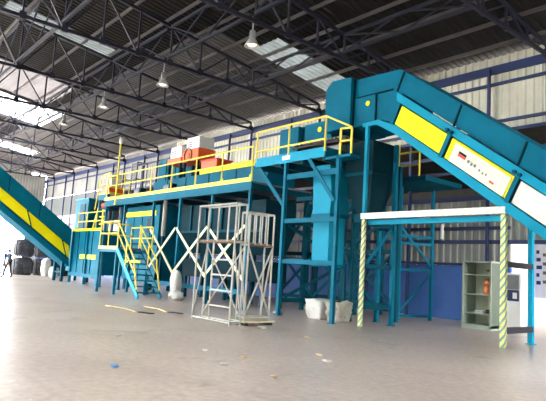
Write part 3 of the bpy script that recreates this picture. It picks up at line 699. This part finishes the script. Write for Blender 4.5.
for a, b in zip(ys, ys[1:]):
    a2, b2 = a-.06, b+.06
    part('side_panel', 'panel', N1, lambda m: m.prism_yz([(a2,lz(a2,1.06)),(b2,lz(b2,1.06)),(b2+.3,lz(b2+.3,1.72)),(a2+.3,lz(a2+.3,1.72))] if a < 11.9 else [(11.9,lz(11.9,1.06)),(11.56,lz(11.56,1.06)),(11.86,lz(11.86,1.72)),(12.0,lz(12.0,1.72))], xb-.08, xb-.03))
for y in (4.4, 6.0):
    for x in (xa+.1, xb-.12): part('leg', 'teal_shaded', N1, lambda m: m.box(x-.08,x+.08,y-.08,y+.08,0,lz(y,2.2)))
part('tail_leg', 'teal_shaded', N1, lambda m: m.box(-33.2,-33.04,11.6,11.76,0,lz(11.7,2.2)))
part('tail_leg', 'teal_shaded', N1, lambda m: m.box(-34.46,-34.3,11.6,11.76,0,lz(11.7,2.2)))
part('leg_tie', 'teal_shaded', N1, lambda m: m.box(-34.3,-33.2,11.64,11.74,.5,.6))

# ------------------------------------------------------------------ scaffold towers
def tower(x0, x1, y0, y1, h, d, lbl, ladder):
    t = thing('scaffold_tower', lbl, 'scaffold', ((x0+x1)/2, (y0+y1)/2, 0))
    r = .025
    for x in (x0, x1):
        for y in (y0, y1): part('standard', 'steel', t, lambda m: m.tube((x, y, 0), (x, y, h), r))
    for z in (h, d, .08):
        for y in (y0, y1): part('ledger', 'rust' if z == d else 'steel', t, lambda m: m.tube((x0, y, z), (x1, y, z), r))
        for x in (x0, x1): part('transom', 'steel', t, lambda m: m.tube((x, y0, z), (x, y1, z), r))
    part('deck_boards', 'rust', t, lambda m: [m.box(x0+.05, x1-.05, y0+.04+(y1-y0-.08)*i/4, y0+.02+(y1-y0-.08)*(i+1)/4, d+.03, d+.06) for i in range(4)])
    for k in (1,2,3):
        x = x0+(x1-x0)*(.27*k if ladder else .25*k)
        part('guard_bar', 'steel', t, lambda m: m.tube((x, y0, d), (x, y0, h), .02))
        part('guard_bar', 'steel', t, lambda m: m.tube((x, y1, d), (x, y1, h), .02))
    if ladder:
        xl = x0+(x1-x0)*.46
        part('ladder_stile', 'steel', t, lambda m: m.tube((xl, y0, .08), (xl, y0, d), r))
        for i in range(4): part('ladder_rung', 'steel', t, lambda m: m.tube((xl, y0, .46+.4*i), (x1, y0, .46+.4*i), .024))
        ab = [((x0,y0,.2),(x0,y1,d-.1)),((x1,y0,d-.1),(x1,y1,.2)),((x0,y1,.2),(x1,y1,d-.1)),((x0,y1,d-.1),(x1,y1,.2))]
    else:
        ab = [((x0,y0,d-.05),(x1,y0,.12)),((x1,y0,d-.05),(x0,y0,.12)),((x0,y0,.2),(x0,y1,d-.1)),((x1,y0,d-.1),(x1,y1,.2))]
    for a, b in ab: part('cross_brace', 'steel', t, lambda m: m.tube(a, b, r if not ladder else .02))
    return t
tower(-13.2, -11.45, 8.35, 8.68, 3.13, 2.13, 'nearer grey scaffold tower with a rung ladder on its front face', True)
sc2 = tower(-12.1, -11.27, 9.1, 9.44, 2.82, 1.96, 'further scaffold tower with a big cross brace and rusty deck', False)
sc2.rotation_euler.z = math.pi/2; sc2.location.z = .135
pk = thing('scaffold_board', 'pale wooden platform on two blocks under the cross-braced scaffold', 'board', (-11.68, 9.28, 0))
part('plank', 'wood', pk, lambda m: m.box(-12.0, -11.36, 8.78, 9.78, .08, .13))
part('block', 'black', pk, lambda m: m.box(-11.96, -11.4, 8.82, 8.92, 0, .08))
part('block', 'black', pk, lambda m: m.box(-11.96, -11.4, 9.64, 9.74, 0, .08))

# ------------------------------------------------------------------ cabinet, control cabinet, bits at the wall
CB = thing('steel_cabinet', 'open grey-green steel cabinet with four shelves by the blue wall', 'cabinet', (-9.3, 16.4, 0))
cx0, cx1, cy0, cy1 = -9.86, -8.86, 16.45, 17.25
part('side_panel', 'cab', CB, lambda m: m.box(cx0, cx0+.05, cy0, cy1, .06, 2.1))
label(part('side_panel', 'cabshade', CB, lambda m: m.box(cx1-.05, cx1, cy0+.03, cy1, .06, 2.1)), 'side panel with shade in its colour')
part('front_frame', 'cab', CB, lambda m: m.box(cx1-.05, cx1, cy0, cy0+.03, .06, 2.1))
part('back_panel', 'cabin', CB, lambda m: m.box(cx0+.05, cx1-.05, cy1-.03, cy1, .06, 2.1))
part('top_panel', 'cab', CB, lambda m: m.box(cx0, cx1, cy0, cy1, 2.1, 2.15))
part('plinth', 'cab', CB, lambda m: m.box(cx0, cx1, cy0, cy1, 0, .14))
for z in (.5, 1.1, 1.72): part('shelf', 'cab', CB, lambda m: m.box(cx0+.05, cx1-.05, cy0+.03, cy1-.03, z-.03, z))
part('label_holder', 'rust', CB, lambda m: m.box(cx0+.42, cx0+.56, cy1-.05, cy1-.03, 1.84, 1.9))
jr = thing('jar', 'orange-brown jar with dark lid on the second shelf of the steel cabinet', 'jar', (-9.06, 16.6, 1.1))
part('body', 'copper', jr, lambda m: m.lathe((-9.06,16.6,1.105), [(0,0),(.12,0),(.14,.06),(.14,.22),(.1,.3),(.0,.3)], 18), smooth=True)
part('lid', 'copper', jr, lambda m: m.lathe((-9.06,16.6,1.405), [(0,0),(.12,0),(.14,.08),(.1,.16),(0,.18)], 18), smooth=True)
tag(MB().box(-9.12,-8.97,16.6,16.8,.505,.64).build('small_box', 'black', bevel=.015), 'small black box on the lowest shelf of the steel cabinet', 'box')
tag(MB().box(-9.5,-9.2,16.6,16.85,.505,.58).build('paper_stack', 'white', bevel=.01), 'low white stack of paper on the lowest shelf of the cabinet', 'paper')
CC = thing('control_cabinet', 'white control cabinet with grey and navy front panels, right of the steel cabinet', 'control cabinet', (-9.05, 18.3, 0))
part('body', 'white', CC, lambda m: m.box(-9.36,-8.76,18.2,18.5,.0,1.85), bevel=.015)
part('upper_panel', 'grey', CC, lambda m: m.box(-9.32,-8.82,18.17,18.2,1.3,1.78))
part('lower_panel', 'navy', CC, lambda m: m.box(-9.32,-8.82,18.17,18.2,.92,1.29))
part('label_plate', 'white', CC, lambda m: m.box(-9.02,-8.88,18.155,18.17,1.0,1.2))
wl = thing('wall_lamp', 'short upright white tube fixed to the wall girt behind the taped crossbeam', 'lamp', (-12.2, 18.85, 3.0))
part('tube', 'white', wl, lambda m: m.tube((-12.2,18.84,3.04),(-12.2,18.84,3.62),.06,n=14), smooth=False)
part('cap', 'grey', wl, lambda m: m.tube((-12.2,18.84,3.62),(-12.2,18.84,3.7),.045,n=14).box(-12.26,-12.14,18.8,18.95,3.0,3.04))
nb = thing('notice_board', 'white board with small dark marks, beyond the bright doorway at the right', 'sign', (-9.3, 22, 0))
part('board', 'outwall', nb, lambda m: m.box(-10.3,-8.3,22,22.06,1.0,3.2))
for x in (-10.15,-8.45): part('post', 'steel', nb, lambda m: m.box(x-.04,x+.04,22.06,22.14,0,3.2))
for i in range(5): part('lettering', 'navy', nb, lambda m: m.box(-9.97, -9.86+.05*(i % 3), 21.985, 22.0, 2.72-.3*i, 2.86-.3*i))
for i in range(4): part('lettering', 'rust', nb, lambda m: m.box(-9.72, -9.6+.07*(i % 2), 21.985, 22.0, 2.62-.35*i, 2.74-.35*i))

# ------------------------------------------------------------------ bags and sacks
def lump(name, mat, parent, c, sx, sy, sz, seed, sub=3, rough=.16, boxy=.55, taper=0.):
    rnd = random.Random(seed); bm = bmesh.new(); bmesh.ops.create_icosphere(bm, subdivisions=sub, radius=1)
    offs = [V((rnd.uniform(-9,9), rnd.uniform(-9,9), rnd.uniform(-9,9))) for _ in range(2)]
    from mathutils import noise
    for v in bm.verts:
        p = v.co.copy(); mxa = max(abs(p.x), abs(p.y), abs(p.z)); p = p.lerp(p/mxa, boxy)
        p *= 1 + rough*noise.noise(v.co*2.2+offs[0]) + rough*.5*noise.noise(v.co*5+offs[1])
        k = 1+taper*p.z; v.co = V((p.x*sx*k, p.y*sy*k, max(p.z, -1)*sz))
    zmin = min(v.co.z for v in bm.verts)
    for v in bm.verts:
        if v.co.z < zmin+.12*sz: v.co.z = zmin
    for v in bm.verts: v.co += V((c[0], c[1], c[2]-zmin))
    mb = MB(); mb.v = [tuple(v.co) for v in bm.verts]; idx = {v: i for i, v in enumerate(bm.verts)}
    bm.verts.index_update(); mb.f = [tuple(v.index for v in f.verts) for f in bm.faces]; bm.free()
    return mb.build(name, mat, parent, smooth=True)
b = thing('bulk_bag', 'white bulk bag on the floor just left of a teal column foot', 'bag', (-13.2, 13.1, 0), 'bulk bags under the chute')
lump('sack', 'bag', b, (-12.74,12.85,0), .36, .3, .31, 3, sub=4, boxy=.93, rough=.14, taper=.12)
part('opening', 'bagdark', b, lambda m: m.lathe((-12.74,12.85,.6), [(.0,.0),(.22,.03),(.26,.0),(.2,-.1)], 14))
b = thing('bulk_bag', 'dark-patched grey bulk bag on the floor just right of a teal column foot', 'bag', (-12.3, 13.2, 0), 'bulk bags under the chute')
lump('sack', 'bagdark', b, (-11.9,12.83,0), .29, .28, .31, 5, sub=4, boxy=.9, rough=.2, taper=.1)
part('opening', 'black', b, lambda m: m.lathe((-11.92,12.83,.62), [(.0,.0),(.16,.03),(.2,.0),(.16,-.1)], 14))
b = thing('plastic_sack', 'tall crumpled white plastic sack leaning at a teal column right of the stairs', 'bag', (-19.9, 11.5, 0))
lump('sack_body', 'bag', b, (-19.95,11.72,0), .25, .17, .6, 9, boxy=.6, rough=.22)
lump('sack_skirt', 'bag', b, (-19.8,11.68,0), .42, .22, .2, 11, boxy=.3, rough=.3)

# bales and scrap in front of the bright doorway, trolley, people
bi = 0
BL = []
for (x, y), nm in (((-41.9,11.9),'left-hand stack by the bright doorway'),((-41.9,13.4),'middle stack by the bright doorway'),((-42.6,14.95),'right-hand stack, partly behind the left conveyor')):
    BL += [(x, y, 0, 1.0, 'dark scrap bale at the foot of the '+nm), (x-.03, y+.02, 1.28, .95, 'dark scrap bale on top of the '+nm)]
for (x, y, z, s, lb) in BL:
    o = thing('scrap_bale', lb, 'bale', (x, y, z), 'dark scrap bales by the doorway')
    lump('bale_body', 'bale', o, (x, y, z), .66*s, .62*s, .62, 20+bi, boxy=.85, rough=.12); bi += 1
    for d in (-.35,.35): part('strap', 'black', o, lambda m: m.box(x+d-.03, x+d+.03, y-.66*s, y-.6*s, z+.1, z+1.1))
for x, y, h, lb in ((-39.8,12.9,1.3,'taller pale wrapped sack standing beside the dark bales'),(-38.4,13.0,.75,'lower pale wrapped sack beside the dark bales under the conveyor')):
    o = thing('wrapped_sack', lb, 'bag', (x, y, 0), 'pale sacks beside the bales'); lump('sack_body', 'scrap', o, (x, y, 0), .32, .3, h/2, int(h*10), boxy=.4)
    part('tie', 'black', o, lambda m: m.lathe((x, y, h*.93), [(.06,0),(.08,.03),(.06,.06)], 10))
tr = thing('hand_trolley', 'low flat hand trolley with an upright handle beside the walking person', 'trolley', (-37.5, 9.2, 0))
part('platform', 'grey', tr, lambda m: m.box(-38.3,-37.0,8.7,9.4,.22,.3))
part('handle', 'grey', tr, lambda m: m.path([(-37.05,8.75,.3),(-37.0,8.75,1.0),(-37.0,9.35,1.0),(-37.05,9.35,.3)], .03))
for x in (-38.1,-37.2):
    for y in (8.78,9.32): part('wheel', 'black', tr, lambda m: m.tube((x,y-.03,.11),(x,y+.03,.11),.11,n=14))

def person(loc, face, shirt, pants, lbl, stride=.22):
    """a standing figure grown as one skin from a joint skeleton"""
    t = thing('person', lbl, 'person', (loc[0], loc[1], 0))
    J = {'pel':(0,0,.95),'sp':(0,.0,1.18),'ch':(0,.01,1.36),'nk':(0,.0,1.49),'hd':(0,.03,1.6),'ht':(0,.03,1.70)}
    R_ = {'pel':(.15,.11),'sp':(.14,.10),'ch':(.17,.11),'nk':(.055,.055),'hd':(.078,.095),'ht':(.06,.07)}
    Ed = [('pel','sp'),('sp','ch'),('ch','nk'),('nk','hd'),('hd','ht')]
    for s, n_ in ((-1,'l'),(1,'r')):
        f = stride*s
        J.update({'hip'+n_:(.09*s,0,.9),'kn'+n_:(.1*s,f*.6+.04,.49),'an'+n_:(.1*s,f,.09),'to'+n_:(.11*s,f+.17,.045),
                  'sh'+n_:(.19*s,0,1.4),'el'+n_:(.25*s,-f*.5-.02,1.13),'wr'+n_:(.25*s,-f*.6+.12,.9),'ha'+n_:(.24*s,-f*.6+.17,.82)})
        R_.update({'hip'+n_:(.095,.1),'kn'+n_:(.06,.065),'an'+n_:(.042,.05),'to'+n_:(.04,.035),'sh'+n_:(.07,.065),'el'+n_:(.043,.043),'wr'+n_:(.03,.033),'ha'+n_:(.028,.04)})
        Ed += [('pel','hip'+n_),('hip'+n_,'kn'+n_),('kn'+n_,'an'+n_),('an'+n_,'to'+n_),('ch','sh'+n_),('sh'+n_,'el'+n_),('el'+n_,'wr'+n_),('wr'+n_,'ha'+n_)]
        for k in range(4):
            a = 'f%d%s' % (k, n_); h = J['ha'+n_]
            J[a] = (h[0]-.005*s, h[1]+.03-.02*k, h[2]-.085+.006*abs(k-1)); R_[a] = (.01,.01); Ed.append(('ha'+n_, a))
        a = 'th'+n_; h = J['wr'+n_]; J[a] = (h[0]-.05*s, h[1]+.05, h[2]-.06); R_[a] = (.011,.011); Ed.append(('wr'+n_, a))
    names = list(J); me = bpy.data.meshes.new('body')
    me.from_pydata([J[k] for k in names], [(names.index(a), names.index(b)) for a, b in Ed], [])
    o = bpy.data.objects.new('body', me); COL.objects.link(o)
    sk = o.modifiers.new('skin', 'SKIN')
    for i, k in enumerate(names):
        me.skin_vertices[0].data[i].radius = R_[k]; me.skin_vertices[0].data[i].use_root = (k == 'pel')
    ss = o.modifiers.new('sub', 'SUBSURF'); ss.levels = ss.render_levels = 2
    dg = bpy.context.evaluated_depsgraph_get(); dg.update()
    me2 = bpy.data.meshes.new_from_object(o.evaluated_get(dg)); bpy.data.objects.remove(o)
    me2.materials.clear()
    for m_ in ('skin', shirt, pants, 'black'): me2.materials.append(M[m_])
    for p in me2.polygons:
        c = p.center; p.use_smooth = True
        arm = abs(c.x) > .2 and c.z < 1.1
        p.material_index = 3 if c.z < .1 else 0 if (c.z > 1.47 or (arm and c.z < .98)) else 2 if (c.z < .98 and not arm) else 1
    zm = min(v.co.z for v in me2.vertices)
    rot = Matrix.Rotation(face, 4, 'Z')
    for v in me2.vertices: v.co = rot @ (v.co - V((0,0,zm)))
    bo = bpy.data.objects.new('body', me2); COL.objects.link(bo); bo.parent = t
    def loc_part(nm, mat, mb):
        mb.v = [tuple(rot @ (V(p)-V((0,0,zm))) + t.location) for p in mb.v]; return mb.build(nm, mat, t, smooth=True)
    h = MB().lathe((0,.015,1.62), [(.0,.125),(.05,.118),(.085,.08),(.1,.03),(.098,-.01),(.09,-.04)], 16); loc_part('hair', 'hair', h)
    fc = MB()
    for s in (-1,1): fc.lathe((.034*s,.118,1.61), [(0,.012),(.012,0),(0,-.012)], 8); fc.box(.088*s-.012,.088*s+.012,.01,.045,1.57,1.64)
    loc_part('eyes_and_ears', 'hair', fc)
    ns = MB().add([(-.014,.118,1.575),(.014,.118,1.575),(0,.122,1.62),(0,.148,1.578)], [(0,1,3),(1,2,3),(2,0,3),(0,2,1)]).box(-.025,.025,.112,.122,1.537,1.547)
    loc_part('nose_and_mouth', 'skin', ns)
    return t
person((-36.6, 9.62), math.radians(200), 'cloth', 'cloth', 'person in dark clothes walking in front of the bright doorway')
person((-51.5, 13.2), math.radians(150), 'clothb', 'cloth', 'more distant person in a blue shirt near the bright doorway', .12)

# ------------------------------------------------------------------ litter on the floor
for (a, b_, lb) in (((-16.9,7.5),(-14.95,7.6),'longer pale strip of cardboard on the floor in front of the stairs'),((-16.6,8.7),(-14.9,8.55),'shorter pale strip of cardboard nearer the scaffold on the floor')):
    o = thing('cardboard_strip', lb, 'cardboard', ((a[0]+b_[0])/2, (a[1]+b_[1])/2, 0), 'cardboard strips on the floor')
    mid = ((a[0]*.45+b_[0]*.55), (a[1]+b_[1])/2+.05, .05)
    part('strip', 'card', o, lambda m: m.bar((*a, .03), mid, .14, .03).bar(mid, (*b_, .02), .12, .03))
    part('torn_end', 'black', o, lambda m: m.bar((b_[0]+.02, b_[1]+.03, .02), (b_[0]+.5, b_[1]+.2, .02), .16, .025))
lit = [((114,367),-7.46,3.5,.045,'bluelitter','blue plastic scrap on the floor at lower left, largest of the litter'),(0,-7.03,5.08,.05,'scrap','white paper scrap on open floor in the lower middle'),
       (0,-8.28,5.55,.04,'scrap','small white scrap on open floor left of the middle'),(0,-7.45,5.77,.045,'card','brown crumpled scrap on open floor near the middle'),
       (0,-6.63,6.93,.06,'scrap','white scrap on the floor below the taped leg, lower of two'),(0,-7.2,7.3,.05,'card','tan scrap on the floor below the taped leg, upper of two'),
       (0,-9.2,8.9,.05,'card','tan scrap on the floor below the white bulk bag'),(0,-10.4,4.9,.05,'scrap','grey-white scrap on the floor left of the blue plastic scrap'),
       (0,-14.6,12.6,.1,'scrap','pale crumpled paper left of the white bulk bag'),(0,-14.2,12.45,.08,'bluelitter','bluish crumpled plastic beside the white bulk bag'),
       (0,-10.8,8.9,.1,'bagdark','dark crumpled rag on the floor right of the scaffold board'),(0,-6.0,5.2,.04,'card','tan scrap lowest on the floor at the bottom edge')]
for i, (_, x, y, s, mt, lb) in enumerate(lit):
    o = lump('litter_scrap', mt, None, (x, y, 0), s*1.4, s, s*.4, 40+i, sub=2, rough=.5, boxy=.2); tag(o, lb, 'litter', 'scraps of litter on the floor')

# ------------------------------------------------------------------ light, camera
w = bpy.data.worlds.new('sky'); scn.world = w; w.use_nodes = True
bg = w.node_tree.nodes['Background']; bg.inputs[0].default_value = (1.0, 1.0, .98, 1); bg.inputs[1].default_value = 26.0

cd = bpy.data.cameras.new('camera'); cam = bpy.data.objects.new('camera', cd); COL.objects.link(cam); scn.camera = cam
cd.sensor_fit = 'HORIZONTAL'; cd.sensor_width = 36; cd.lens = 550/546*36; cd.clip_end = 400; cd.clip_start = .05
cx = V((.64463756,.7620943,.06045406)); cyd = V((-.05545269,.1254823,-.9905449)); cz = V((-.76247453,.6351901,.12315079))
m3 = Matrix((cx, -cyd, -cz)).transposed(); m4 = m3.to_4x4(); m4.translation = (0, 0, 1.5); cam.matrix_world = m4
vs = scn.view_settings; vs.view_transform = 'Standard'; vs.look = 'None'; vs.exposure = 0; vs.gamma = 1; vs.use_curve_mapping = False
scn.cycles.use_denoising = True
scn.cycles.max_bounces = 10; scn.cycles.diffuse_bounces = 6
